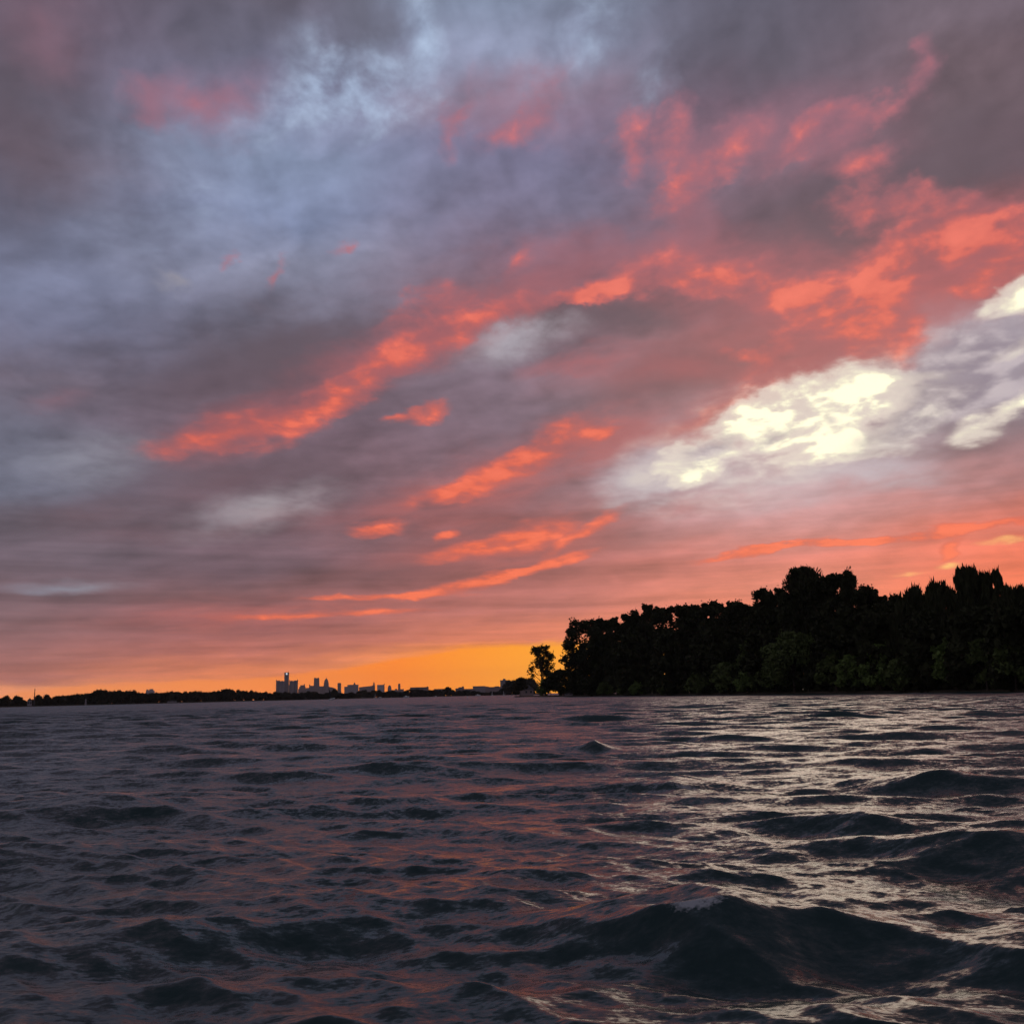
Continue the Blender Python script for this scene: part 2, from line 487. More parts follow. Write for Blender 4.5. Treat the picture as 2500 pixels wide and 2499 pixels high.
def mat_plain(name, color, rough=.7, spec=.3, vary=.25, scale=.4, metallic=0.0, emit=None):
    m = bpy.data.materials.new(name)
    m.use_nodes = True
    h = G(m.node_tree)
    b = m.node_tree.nodes['Principled BSDF']
    p = h.new('ShaderNodeTexCoord').outputs['Object']
    n = h.noise(p, scale, 4, .6)
    c = h.ramp(n, [(.25, tuple(v * (1 - vary) for v in color) + (1,)), (.75, tuple(min(1, v * (1 + vary)) for v in color) + (1,))])
    h.put(b.inputs['Base Color'], c)
    b.inputs['Roughness'].default_value = rough
    b.inputs['Specular IOR Level'].default_value = spec
    b.inputs['Metallic'].default_value = metallic
    if emit:
        b.inputs['Emission Color'].default_value = emit[0] + (1,)
        b.inputs['Emission Strength'].default_value = emit[1]
    return m


LEAF_DARK = mat_plain('leaf_dark', (.036, .040, .017), .8, .1, .35, .35)
LEAF_MID = mat_plain('leaf_mid', (.10, .13, .042), .8, .1, .35, .35)
LEAF_SHRUB = mat_plain('leaf_shrub', (.13, .185, .05), .8, .12, .4, .5)
LEAF_FAR = mat_plain('leaf_far', (.055, .050, .030), .85, .08, .4, .15)
BARK = mat_plain('bark', (.07, .055, .042), .9, .1, .3, 1.5)
SOIL = mat_plain('soil', (.06, .05, .035), .95, .1, .3, .2)

# ------------------------------------------------------------------ water
def water_grid():
    rows = [2.2]
    while rows[-1] < 11500:
        r = rows[-1]
        k = .0052 if r < 14 else .006 if r < 60 else .0054 if r < 200 else .0075 if r < 500 else .02 if r < 1200 else .08
        rows.append(r * (1 + k))
    rows = np.array(rows)
    th = list(np.linspace(-33, 33, 760)) + list(np.linspace(33, 327, 90)[1:-1])
    th = np.radians(np.array(th))
    return rows, th


def water():
    rng = np.random.default_rng(21)
    rows, th = water_grid()
    nr, nt = len(rows), len(th)
    Rg, Tg = np.meshgrid(rows, th, indexing='ij')
    X = Rg * np.sin(Tg)
    Y = Rg * np.cos(Tg)
    sp = np.gradient(rows)
    lat = rows * math.radians(66 / 760)
    sp_eff = np.maximum(np.minimum(sp, 1e9), lat)[:, None] * 1.0
    N = 112
    lam = np.exp(np.linspace(math.log(.16), math.log(6.5), N)) * rng.uniform(.93, 1.07, N)
    wind = math.radians(188)         # the waves run towards the camera, a little to its left
    z = np.zeros_like(X); ox = np.zeros_like(X); oy = np.zeros_like(X)
    foam = np.zeros_like(X)
    for L in lam:
        a = wind + rng.normal(0, .50 if L < 1 else .27)
        k = 2 * math.pi / L
        s = .043 if L < .7 else .035 if L < 1.3 else .026 if L < 3.0 else .015
        A = s / k
        ph = rng.uniform(0, 2 * math.pi)
        w = np.clip((L / sp_eff - 2.0) / 2.0, 0, 1)
        if w.max() == 0:
            continue
        if L > 1.2:                   # the long waves are low close by, where one steep crest stands alone
            w = w * (.5 + .5 * np.clip((Rg - 7) / 6, 0, 1) + .75 * np.clip((Rg - 16) / 40, 0, 1))
        if L < 1.6:                   # short waves come in patches
            u1, u2 = rng.uniform(0, 6.28, 2); Le = 3 + 5 * L
            w = w * (.22 + 1.0 * (.5 + .5 * np.sin(X / Le + u1 + 1.3 * np.sin(Y / Le / 1.7 + u2))) * (.5 + .5 * np.sin(Y / Le * .8 + u2 + 1.1 * np.sin(X / Le / 1.9 + u1))) * 2)
        q = k * (X * math.sin(a) + Y * math.cos(a)) + ph
        sn, cs = np.sin(q), np.cos(q)
        z += A * w * cs
        ox -= A * w * sn * math.sin(a) * 1.0
        oy -= A * w * sn * math.cos(a) * 1.0
    # single steep waves that stand out from the chop: (px, distance, height, half length of crest, front, back, turn)
    for px, d, A, Lc, wf, wb, turn in ((1725, 6.5, .39, .80, .40, .75, .12), (1500, 6.9, .10, 1.4, .4, .8, .05), (2440, 6.6, .20, .75, .38, .7, -.1), (1445, 27, .21, .3, .35, .8, 0), (1445, 27.4, .12, 3.2, .6, 1.2, .1),
                                  (2440, 9.9, .26, 1.3, .5, .9, .1), (2075, 12.0, .2, .55, .4, .8, -.1), (1180, 7.6, .09, .8, .3, .6, .1), (480, 7.4, .11, 1.3, .35, .8, .1),
                                  (1000, 21, .20, 3.2, .7, 1.6, .05), (1620, 16.0, .2, .7, .4, .9, -.2), (2300, 16, .2, 1.5, .5, 1.2, 0), (200, 16, .16, 2.2, .6, 1.2, .1)):
        c = spot(px, d)
        e = Vector((c.x, c.y, 0)).normalized()          # away from the camera
        e = Vector((e.x * math.cos(turn) - e.y * math.sin(turn), e.x * math.sin(turn) + e.y * math.cos(turn), 0))
        nn = (X - c.x) * e.x + (Y - c.y) * e.y
        cc = (X - c.x) * -e.y + (Y - c.y) * e.x
        nn = nn - .12 * cc ** 2 / max(Lc, .3)
        wd = np.where(nn < 0, wf, wb)
        ridge = np.exp(-np.abs(nn / wd) ** 1.2)
        z += A * np.exp(-np.abs(cc / Lc) ** 1.35) * ridge
        z -= .3 * A * np.exp(-(cc / Lc / 1.2) ** 2) * np.exp(-((nn + 2.0 * wf) / wf) ** 2)
        if px == 1725:
            foam = np.maximum(foam, np.exp(-((cc - .15) / .22) ** 2) * np.exp(-((nn + .035) / .075) ** 2))
        if px in (1445, 1620):
            foam = np.maximum(foam, .8 * np.exp(-((cc + .25) / .4) ** 2) * np.exp(-((nn + .05) / .12) ** 2))
    z *= np.clip((rows[:, None] - 2.0) / 1.5, .2, 1)
    V = np.stack([X + ox, Y + oy, z], -1).reshape(-1, 3)
    i = np.arange(nr - 1)[:, None] * nt
    j = np.arange(nt)[None, :]
    jn = (j + 1) % nt
    Fq = np.stack([i + j, i + jn, i + nt + jn, i + nt + j], -1).reshape(-1, 4)[:, ::-1]
    # close the middle
    cen = len(V)
    V = np.vstack([V, [[0, 0, 0]]])
    tri = np.stack([np.full(nt, cen), np.arange(nt), (np.arange(nt) + 1) % nt, np.full(nt, cen)], -1)
    o = mesh_np('water', V, Fq, WATER, None, True)
    at = o.data.attributes.new('foam', 'FLOAT', 'POINT')
    at.data.foreach_set('value', np.append(foam.reshape(-1), 0).astype(np.float32))
    tag(o, kind='structure')
    return o


def water_material():
    m = bpy.data.materials.new('water')
    m.use_nodes = True
    h = G(m.node_tree)
    b = m.node_tree.nodes['Principled BSDF']
    geo = h.new('ShaderNodeNewGeometry')
    pos = geo.outputs['Position']
    px, py, pz = h.sep(pos)
    rad = h.v('LENGTH', h.comb(px, py, 0.0))
    flat = h.mapping(h.comb(px, py, 0.0), rot=math.radians(-16), scale=(.55, 1.0, 1.0))
    n1 = h.v('SUBTRACT', h.noise(flat, 9.0, 3, .6, .3, color=True), (.5, .5, .5))
    n2 = h.v('SUBTRACT', h.noise(flat, 2.0, 3, .55, .3, color=True), (.5, .5, .5))
    n3 = h.v('SUBTRACT', h.noise(flat, .6, 3, .55, .2, color=True), (.5, .5, .5))
    gust = h.noise(h.mapping(flat, scale=(.05, .09, 1)), 1.0, 3, .55)
    v = h.v('SCALE', n1, scale=h.mapr(rad, 3, 60, .78, .75))
    n0 = h.v('SUBTRACT', h.noise(flat, 34.0, 2, .6, .2, color=True), (.5, .5, .5))
    v = h.v('ADD', v, h.v('SCALE', n0, scale=.60))
    v = h.v('ADD', v, h.v('SCALE', n2, scale=h.mapr(rad, 12, 90, .22, .52)))
    v = h.v('ADD', v, h.v('SCALE', n3, scale=h.mapr(rad, 50, 250, 0.0, .45)))
    v = h.v('SCALE', v, scale=h.mapr(gust, .3, .7, .5, 1.45))
    # chop too small for the mesh leans down-wind, towards -y
    v = h.v('ADD', v, h.comb(0.0, h.mapr(rad, 8, 140, -.03, -.20), 0.0))
    v = h.v('MULTIPLY', v, (1.0, 1.0, 0.0))
    nrm = h.v('NORMALIZE', h.v('ADD', geo.outputs['Normal'], v))
    h.put(b.inputs['Normal'], nrm)
    b.inputs['IOR'].default_value = 1.35
    at = h.new('ShaderNodeAttribute', attribute_name='foam').outputs['Fac']
    fm = h.smooth(h.m('MULTIPLY_ADD', h.m('SUBTRACT', h.noise(pos, 26.0, 5, .65), .5), 1.3, at), .5, .9)
    fm = h.m('MULTIPLY', fm, h.smooth(at, .05, .3))
    h.put(b.inputs['Base Color'], h.mix(fm, (.011, .034, .033, 1), (.36, .38, .39, 1)))
    h.put(b.inputs['Roughness'], h.mapr(fm, 0, 1, .22, .7))
    return m


WATER = water_material()
water()


# ------------------------------------------------------------------ foliage
def leaves(rng, centres, radii, counts, size, stretch=(1, 1, 1), hang=0.0):
    """leaf sprays scattered through ellipsoidal clumps; returns verts, quads"""
    P = []
    for c, r, n in zip(centres, radii, counts):
        d = rng.normal(size=(n, 3))
        d /= np.linalg.norm(d, axis=1)[:, None]
        rr = rng.random(n) ** .45
        P.append(np.asarray(c) + d * rr[:, None] * np.asarray(r))
    P = np.vstack(P)
    n = len(P)
    a = rng.normal(size=(n, 3)); a /= np.linalg.norm(a, axis=1)[:, None]
    b = rng.normal(size=(n, 3)); b -= (a * b).sum(1)[:, None] * a; b /= np.linalg.norm(b, axis=1)[:, None]
    if hang:
        a = a * .3 + np.array([0, 0, -1]) * hang
        a /= np.linalg.norm(a, axis=1)[:, None]
        b -= (a * b).sum(1)[:, None] * a; b /= np.linalg.norm(b, axis=1)[:, None]
    s = size * rng.uniform(.55, 1.45, n)[:, None]
    la = s * (1 + hang * 1.4); lb = s * (.55 if not hang else .38)
    q = np.stack([P - a * la, P + b * lb + a * la * .1, P + a * la, P - b * lb - a * la * .15], 1)
    return q.reshape(-1, 3), np.arange(4 * n).reshape(-1, 4)


def tree(name, loc, H, Rc, rng, mat, style='broad', base=.16, nclump=34, per=150, leaf=.42, lean=0.0, dens=1.0, label=None, group=None, cat='tree', depth=.9, core=True):
    root = empty(name, loc, 0, label=label, cat=cat, group=group)
    cs, rs, ct = [], [], []
    nclump = int(nclump * 1.25)
    for k in range(nclump):
        t = base + (1 - base) * ((k + rng.random()) / nclump) ** .85
        if k < 4:
            t = .94 - .02 * k
        if style == 'broad':
            env = max(0, 1 - abs((t - (base + .40 * (1 - base))) / (.63 * (1 - base))) ** 3) ** (1 / 2.4)
        elif style == 'tall':
            env = (1 - t) ** .5 * 1.15 * min(1, .55 + (t - base) * 1.5)
        elif style == 'willow':
            env = math.sqrt(max(0, 1 - ((t - .5) / .54) ** 2)) * (1 - .4 * t ** 3)
        else:
            env = math.sqrt(max(0.02, 1 - t ** 1.7))
        an = rng.random() * 2 * math.pi
        rad = Rc * env * rng.random() ** .5 * .95
        rc = Rc * rng.uniform(.26, .44) * (1 - .42 * max(0, t) ** 3)
        if k < 4:
            rad = Rc * rng.uniform(.05, .5)
        elif k % 2:
            rad = Rc * env * rng.uniform(.75, 1.0)
        z = t * H
        if style == 'willow':
            r3 = (rc * .55, rc * .55, rc * rng.uniform(.9, 1.7))
        elif style == 'tall':
            r3 = (rc * .8, rc * .8, rc * 1.25)
        else:
            r3 = (rc, rc, rc * .8)
        z = min(z, H - r3[2] * .8)
        cs.append((rad * math.cos(an) + lean * z, rad * math.sin(an) * depth, max(z, r3[2] * .75 if style == 'shrub' else z)))
        rs.append(r3)
        ct.append(max(6, int(per * 1.05 * dens * rng.uniform(.7, 1.3) * (1 - .5 * t * t if style == 'willow' else 1))))
    for k in range(11 if core and style in ('broad', 'tall') else 0):      # dense heart of the crown
        t = base + (1 - base) * (.05 + .075 * k)
        r = Rc * rng.uniform(.36, .46)
        an = rng.random() * 6.28
        cs.append((Rc * .3 * math.cos(an) * (1 - t), Rc * .3 * math.sin(an), min(t * H, H - r * 1.05))); rs.append((r, r, r)); ct.append(-int(per * .42))
    for k in range(int(nclump * 1.1) if style != 'shrub' else 16):      # small outer sprays that roughen the outline
        i = int(rng.random() * nclump)
        d = rng.normal(size=3); d[2] = abs(d[2]) * .9 + (.2 if style != 'shrub' else 0); d /= np.linalg.norm(d)
        q = np.array(cs[i]) + d * np.array(rs[i]) * rng.uniform(.8, 1.25)
        r = Rc * rng.uniform(.07, .15)
        if q[2] + r > H * 1.02 or q[2] < r:
            continue
        cs.append(tuple(q)); rs.append((r, r, r * rng.uniform(.9, 1.8 if style != 'willow' else 3.0))); ct.append(int(per * .25))
    hang = {'willow': 1.0, 'tall': .35}.get(style, 0.0)
    big = [i for i in range(len(ct)) if ct[i] < 0]
    small = [i for i in range(len(ct)) if ct[i] > 0]
    V, Fq = leaves(rng, [cs[i] for i in small], [rs[i] for i in small], [ct[i] for i in small], leaf * 1.15, hang=hang)
    if big:                              # larger sprays deep inside
        V3, F3 = leaves(rng, [cs[i] for i in big], [rs[i] for i in big], [-ct[i] for i in big], leaf * 2.3)
        Fq = np.vstack([Fq, F3 + len(V)])
        V = np.vstack([V, V3])
    # spikes of leaves that break the outline
    top = [i for i in range(nclump) if cs[i][2] > H * .6] or [0]
    sc, sr, sn = [], [], []
    for k in range({'shrub': 10, 'willow': 12}.get(style, 40)):
        i = top[int(rng.random() * len(top))]
        an = rng.random() * 2 * math.pi
        sc.append((cs[i][0] + rs[i][0] * .7 * math.cos(an), cs[i][1], min(cs[i][2] + rs[i][2] * rng.uniform(.5, 1.05), H * 1.01)))
        w = leaf * rng.uniform(.8, 1.6)
        sr.append((w, w, w * rng.uniform(1.0, 3.4)))
        sn.append(int(rng.uniform(7, 20)))
    V2, F2 = leaves(rng, sc, sr, sn, leaf * .7, hang=hang)
    Fq = np.vstack([Fq, F2 + len(V)])
    V = np.vstack([V, V2])
    mesh_np('crown', V, Fq, mat, root)
    mb = MB()
    tr = H * .016
    top_t = .72
    pts = [(lean * H * t + rng.normal(0, .012) * H * t, rng.normal(0, .01) * H * t, H * t - (.4 if t == 0 else 0)) for t in (0, .2, .42, top_t)]
    mb.tube(pts, [tr * 1.5, tr, tr * .75, tr * .3])
    for k in range(0, nclump, 3 if style != 'shrub' else 6):
        c = cs[k]
        f = min(1, max(.12, c[2] / H * .6))
        s = (lean * H * f, 0, H * f)
        mid = ((s[0] + c[0]) / 2, (s[1] + c[1]) / 2, (s[2] + c[2]) / 2 + H * .01)
        mb.tube([s, mid, c], [tr * .5, tr * .34, tr * .12], 5)
    mb.build('trunk', BARK, root)
    return root


def shore(px):
    """distance from the camera to the island's shore, by photograph column"""
    return float(np.interp(px, [1255, 1300, 1400, 1650, 2060, 2500, 2900], [505, 490, 425, 330, 238, 186, 150]))


def plant(kind_name, px, ytop, half, back, style, label, mat=LEAF_DARK, group=None, cat='tree', **kw):
    d = shore(px) + back
    p = spot(px, d)
    p.z = .45
    H = height(px, ytop, d) - .45
    rng = np.random.default_rng(int(px * 7 + ytop) + (5 if px == 1323 else 0))
    Rc = half / 2500 * d * (1.15 if px != 1323 else 1.0)
    return tree(kind_name, p, H, Rc, rng, mat, style, label=label, group=group, cat=cat, **kw)


# the island: a low bank
def bank(name, pts_near, pts_far, z, mat):
    mb = MB()
    n = len(pts_near)
    v, f = [], []
    for (a, b) in zip(pts_near, pts_far):
        d = (Vector(b) - Vector(a)).normalized()
        v += [(a[0] - d.x * 1.5, a[1] - d.y * 1.5, -1.2), (a[0], a[1], z * .55), (a[0] + d.x * 3, a[1] + d.y * 3, z), (b[0], b[1], z), (b[0] + d.x * 4, b[1] + d.y * 4, -1.2)]
    for i in range(n - 1):
        for k in range(4):
            f.append((i * 5 + k, (i + 1) * 5 + k, (i + 1) * 5 + k + 1, i * 5 + k + 1))
    f.append((4, 3, 2, 1, 0))
    f.append(tuple((n - 1) * 5 + k for k in range(5)))
    mb.add(v, f)
    return tag(mb.build(name, mat), kind='structure')


near, far = [], []
rb = random.Random(3)
for px in np.linspace(1256, 2900, 70):
    d = shore(px) + rb.uniform(-1.5, 1.5)
    near.append(tuple(spot(px, d)[:2]))
    far.append(tuple(spot(px, d + 20 + 70 * min(1, (px - 1256) / 400))[:2]))
bank('island', near, far, .5, SOIL)

MIDL = 'dark broadleaf tree in the level middle stretch of the island treeline'
MIDG = 'broadleaf trees along the middle of the island'
T = [
    ('broadleaf_tree', 1323, 1577, 31, 4, 'broad', 'lone small tree with see-through crown at the left tip of the island', dict(base=.32, nclump=60, per=34, leaf=.40, core=False)),
    ('broadleaf_tree', 1430, 1513, 45, 8, 'broad', 'ragged tall tree with sky holes at the left end of the unbroken treeline', dict(base=.2, nclump=40, per=85, leaf=.5, core=False)),
    ('broadleaf_tree', 1488, 1510, 36, 12, 'broad', 'narrow tree with spiky top, second from the left in the unbroken treeline', dict(base=.15, nclump=34, per=130, leaf=.5)),
    ('broadleaf_tree', 1540, 1499, 36, 9, 'broad', 'round-headed dense dark tree left of the forked-crown tree', dict(base=.1, nclump=40, per=190)),
    ('broadleaf_tree', 1586, 1478, 38, 15, 'broad', 'tree with a pointed tuft rising above its left neighbours in the treeline', dict(base=.12, nclump=38, per=150)),
    ('broadleaf_tree', 1648, 1479, 44, 12, 'broad', 'loose-crowned tree with gaps of sky right of the pointed tree', dict(base=.14, nclump=40, per=110, core=False)),
    ('broadleaf_tree', 1700, 1478, 40, 10, 'broad', MIDL, dict(base=.08, nclump=42, per=190)),
    ('broadleaf_tree', 1745, 1472, 42, 14, 'broad', MIDL, dict(base=.08, nclump=42, per=190)),
    ('broadleaf_tree', 1803, 1469, 42, 10, 'broad', MIDL, dict(base=.08, nclump=42, per=190)),
    ('broadleaf_tree', 1845, 1478, 34, 16, 'broad', MIDL, dict(base=.08, nclump=40, per=190)),
    ('broadleaf_tree', 1890, 1438, 46, 12, 'broad', 'tree stepping up on the left shoulder of the tallest crown', dict(base=.08, nclump=44, per=190)),
    ('broadleaf_tree', 1985, 1389, 74, 18, 'tall', 'tallest broad tree on the island with a domed finger-tipped crown', dict(base=.08, nclump=90, per=190, leaf=.38)),
    ('broadleaf_tree', 2040, 1404, 40, 12, 'broad', 'tree hugging the right flank of the tallest domed tree', dict(base=.1, nclump=44, per=190)),
    ('slender_tree', 2090, 1395, 30, 16, 'tall', 'thin-topped tree with twin tips just right of the tallest dome', dict(base=.1, nclump=40, per=80, leaf=.38)),
    ('broadleaf_tree', 2140, 1437, 44, 10, 'broad', 'dark tree sloping down right of the twin-tipped tree', dict(base=.08, nclump=44, per=190)),
    ('broadleaf_tree', 2190, 1456, 36, 16, 'broad', 'lowest-topped tree in the dip between the two high parts of the island', dict(base=.1, nclump=40, per=130)),
    ('willow_tree', 2245, 1441, 46, 10, 'willow', 'drooping willow with bright sky gaps right of the dip in the treeline', dict(base=.2, nclump=66, per=60, leaf=.36)),
    ('willow_tree', 2310, 1430, 46, 13, 'willow', 'feathery drooping tree left of the high right-hand willow', dict(base=.12, nclump=78, per=85, leaf=.36)),
    ('willow_tree', 2385, 1391, 52, 12, 'willow', 'high willow with ragged hanging strands near the right edge', dict(base=.12, nclump=96, per=75, leaf=.36)),
    ('willow_tree', 2450, 1401, 34, 16, 'willow', 'slim see-through willow spire beside the high willow', dict(base=.14, nclump=60, per=50, leaf=.36)),
    ('willow_tree', 2505, 1438, 40, 8, 'willow', 'drooping tree cut off by the right edge of the view', dict(base=.1, nclump=52, per=120, leaf=.33)),
    ('broadleaf_tree', 2590, 1430, 60, 12, 'broad', None, dict(base=.08, nclump=44, per=110)),
    ('broadleaf_tree', 2700, 1440, 70, 12, 'broad', None, dict(base=.08, nclump=44, per=110)),
    # a darker second rank, filling the lower part of the wood
    ('broadleaf_tree', 1420, 1590, 30, 14, 'broad', 'low dark tree under the ragged left end of the treeline', dict(base=.0, nclump=36, per=150)),
    ('broadleaf_tree', 1366, 1636, 36, 6, 'shrub', 'low dark bush at the foot of the lone small tree', dict(base=.0, nclump=34, per=120)),
    ('broadleaf_tree', 1465, 1560, 44, 5, 'broad', 'dark lower tree in front of the spiky-topped pair', dict(base=.0, nclump=36, per=85, leaf=.62)),
    ('broadleaf_tree', 1560, 1545, 50, 5, 'broad', 'dark lower tree in front of the pointed tree', dict(base=.0, nclump=36, per=85, leaf=.62)),
    ('broadleaf_tree', 1660, 1540, 56, 5, 'broad', 'dark lower tree in front of the loose-crowned tree', dict(base=.0, nclump=40, per=85, leaf=.62)),
    ('broadleaf_tree', 1770, 1530, 60, 6, 'broad', 'dark lower tree in front of the level middle stretch', dict(base=.0, nclump=40, per=85, leaf=.62)),
    ('broadleaf_tree', 1900, 1490, 60, 8, 'broad', 'dark lower tree below the left shoulder of the tallest crown', dict(base=.0, nclump=40, per=85, leaf=.62)),
    ('broadleaf_tree', 2075, 1490, 56, 7, 'broad', 'dark lower tree below the twin-tipped tree', dict(base=.0, nclump=40, per=85, leaf=.62)),
    ('broadleaf_tree', 2170, 1500, 50, 7, 'broad', 'dark lower tree below the dip in the treeline', dict(base=.0, nclump=40, per=85, leaf=.62)),
    ('broadleaf_tree', 2290, 1500, 56, 6, 'broad', 'dark lower tree below the feathery drooping tree', dict(base=.0, nclump=40, per=85, leaf=.62)),
    ('broadleaf_tree', 2400, 1490, 60, 6, 'broad', 'dark lower tree below the high willow', dict(base=.0, nclump=40, per=85, leaf=.62)),
    ('broadleaf_tree', 2490, 1500, 50, 5, 'broad', 'dark lower tree below the drooping tree at the right edge', dict(base=.0, nclump=40, per=85, leaf=.62)),
]
for nm, px, yt, hw, bk, st, lb, kw in T:
    plant(nm, px, yt, hw, bk, st, lb or 'dark broadleaf tree on the island beyond the right edge', group=MIDG if lb == MIDL else ('trees beyond the right edge' if lb is None else None), mat=LEAF_DARK, **kw)

SHR = [
    (1478, 1668, 18, 'small dim green bush at the water below the spiky-topped trees', LEAF_MID), (1525, 1663, 20, 'small dark bush at the water left of the brighter round bush', LEAF_MID),
    (1556, 1670, 17, 'small round brighter bush at the water under the pointed tree', LEAF_SHRUB), (1635, 1663, 22, 'small bush at the water under the loose-crowned tree', LEAF_MID),
    (1715, 1640, 34, 'low dim bush under the level middle stretch of trees', LEAF_MID), (1780, 1618, 34, 'wide tiered olive bush with flat layers left of the big shore bush', LEAF_MID),
    (1842, 1562, 34, 'tall olive shrub just left of the biggest shore bush', LEAF_MID), (1830, 1640, 28, 'low olive bush at the foot of the tall olive shrub', LEAF_SHRUB),
    (1940, 1543, 64, 'biggest rounded shore bush below the tallest tree', LEAF_MID), (1895, 1620, 36, 'bush at the left foot of the biggest shore bush', LEAF_MID),
    (2042, 1557, 34, 'olive shrub right of the biggest shore bush', LEAF_MID), (2080, 1600, 32, 'yellow-green bush left of the brightest bush', LEAF_SHRUB),
    (2150, 1575, 40, 'brightest yellow-green bush on the island shore', LEAF_SHRUB), (2205, 1610, 34, 'dim bush right of the brightest shore bush', LEAF_MID),
    (2265, 1590, 36, 'dark bush midway between the brightest bush and the right-hand shrubs', LEAF_DARK), (2335, 1554, 40, 'tall olive shrub below the high willow', LEAF_SHRUB),
    (2410, 1560, 34, 'brownish olive shrub second from the right edge', LEAF_MID), (2480, 1566, 38, 'shore shrub at the right edge of the view', LEAF_MID),
    (1270, 1655, 18, 'low tuft of trees between the pale house and the lone tree', LEAF_FAR), (1345, 1655, 26, 'rounded green bush on the left tip of the island', LEAF_SHRUB),
]
for px, yt, hw, lb, mt in SHR:
    plant('shrub', px, yt, hw, -.5 if yt > 1600 else 1.5, 'shrub', lb, mat=mt, cat='bush', base=.05, nclump=30, per=105 if hw < 50 else 170, leaf=.34 if px > 1800 else .42)

# dense undergrowth, one mass nobody could count
rng = np.random.default_rng(5)
cs, rs, ct = [], [], []
for px in np.linspace(1375, 2900, 330):
    d = shore(px) + rng.uniform(3, 16)
    p = spot(px, d)
    h = rng.uniform(3.5, 8.5) * min(1, (px - 1335) / 130)
    cs.append((p.x, p.y, .4 + h * .5)); rs.append((2.4, 2.4, h * .6)); ct.append(60)
V, Fq = leaves(rng, cs, rs, ct, .8)
tag(mesh_np('undergrowth', V, Fq, LEAF_DARK), 'dense dark undergrowth filling the island under its trees', 'undergrowth', kind='stuff')

# ------------------------------------------------------------------ far shore
def far_shore(px):
    return float(np.interp(px, [-400, 0, 420, 700, 1000, 1300], [900, 950, 1050, 1250, 1500, 1500]))


near, far = [], []
for px in np.linspace(-500, 1330, 60):
    d = far_shore(px) + rb.uniform(-6, 6)
    near.append(tuple(spot(px, d)[:2]))
    far.append(tuple(spot(px, d + 160)[:2]))
bank('far_shore', near, far, .8, SOIL)

tops = np.array([(-200, 1700), (0, 1706), (10, 1699), (18, 1700), (28, 1712), (36, 1701), (46, 1700), (60, 1708), (70, 1712), (88, 1698), (95, 1699), (103, 1710), (108, 1700), (116, 1696), (125, 1706),
                 (140, 1699), (155, 1696), (175, 1695), (200, 1694), (225, 1692), (240, 1685), (260, 1688), (280, 1686), (300, 1688), (320, 1685), (335, 1690), (355, 1694), (380, 1691), (400, 1691),
                 (425, 1689), (450, 1690), (480, 1688), (520, 1688), (550, 1683), (570, 1684), (600, 1685), (625, 1688), (645, 1690), (662, 1692), (680, 1688), (700, 1690), (720, 1692), (740, 1691),
                 (757, 1687), (775, 1691), (795, 1693), (815, 1684), (830, 1690), (850, 1691), (870, 1690), (885, 1683), (900, 1688), (918, 1682), (935, 1688), (950, 1685), (965, 1686), (985, 1688),
                 (1000, 1680), (1020, 1683), (1040, 1685), (1060, 1682), (1080, 1684), (1094, 1678), (1110, 1685), (1130, 1686), (1150, 1684), (1180, 1689), (1200, 1688), (1215, 1688), (1245, 1662), (1262, 1660),
                 (1280, 1655), (1300, 1660)])
FG = 'trees along the far shore'
FL = 'small dark tree in the low treeline along the distant far shore'
special = {16: 'loose airy tree at the far left end of the distant shore', 40: 'rounded tree just left of the thin mast on the far left shore', 92: 'thin-crowned tree leaning beside the mast on the far left shore',
           113: 'open-branched small tree just right of the mast on the far left shore', 242: 'highest tree hump on the far left shore', 552: 'rounded clump of trees left of the twin dark towers',
           815: 'round dark tree behind the heeled sailing boat', 1094: 'round tree among the low buildings right of the city'}
protos = []
for k in range(7):
    r_ = np.random.default_rng(90 + k)
    p = tree('far_tree', (0, -500, -50), 12.0, 5.2, r_, LEAF_FAR, 'broad' if k < 5 else 'tall', base=.0 if k != 6 else .25, nclump=20, per=60 if k != 6 else 26, leaf=.55, label=FL, group=FG)
    protos.append(p)
used = set()


def copy_tree(root):
    c = root.copy()
    COL.objects.link(c)
    for ch in root.children:
        k = ch.copy()
        COL.objects.link(k)
        k.parent = c
    return c


pxs = list(np.arange(-180, 1312, 11.5)) + list(special)
rt = random.Random(11)
for px in pxs:
    sp_ = px in special
    if not sp_ and any(abs(px - q_) < 6 for q_ in (29, 64, 83)):
        continue
    if not sp_:
        px = px + rt.uniform(-3, 3)
    d = far_shore(px) + (12 if sp_ else rt.uniform(8, 60))
    yt = float(np.interp(px, tops[:, 0], tops[:, 1])) + (-1 if sp_ else rt.uniform(-1.0, 2.5))
    H = max(3.5, height(px, yt, d) - .8)
    i = 6 if px in (16, 92, 113) else rt.randrange(6)
    o = protos[i] if i not in used else copy_tree(protos[i])
    used.add(i)
    p = spot(px, d)
    o.location = (p.x, p.y, .7)
    w = H / 12 * rt.uniform(.85, 1.1)
    if not sp_ and px > 130:
        w = max(w, .95)
    o.scale = (w, w, H / 12)
    o.rotation_euler = (0, 0, rt.uniform(0, 6.28))
    o['label'] = special.get(px, FL)
    if sp_:
        if 'group' in o: del o['group']
    else:
        o['group'] = FG
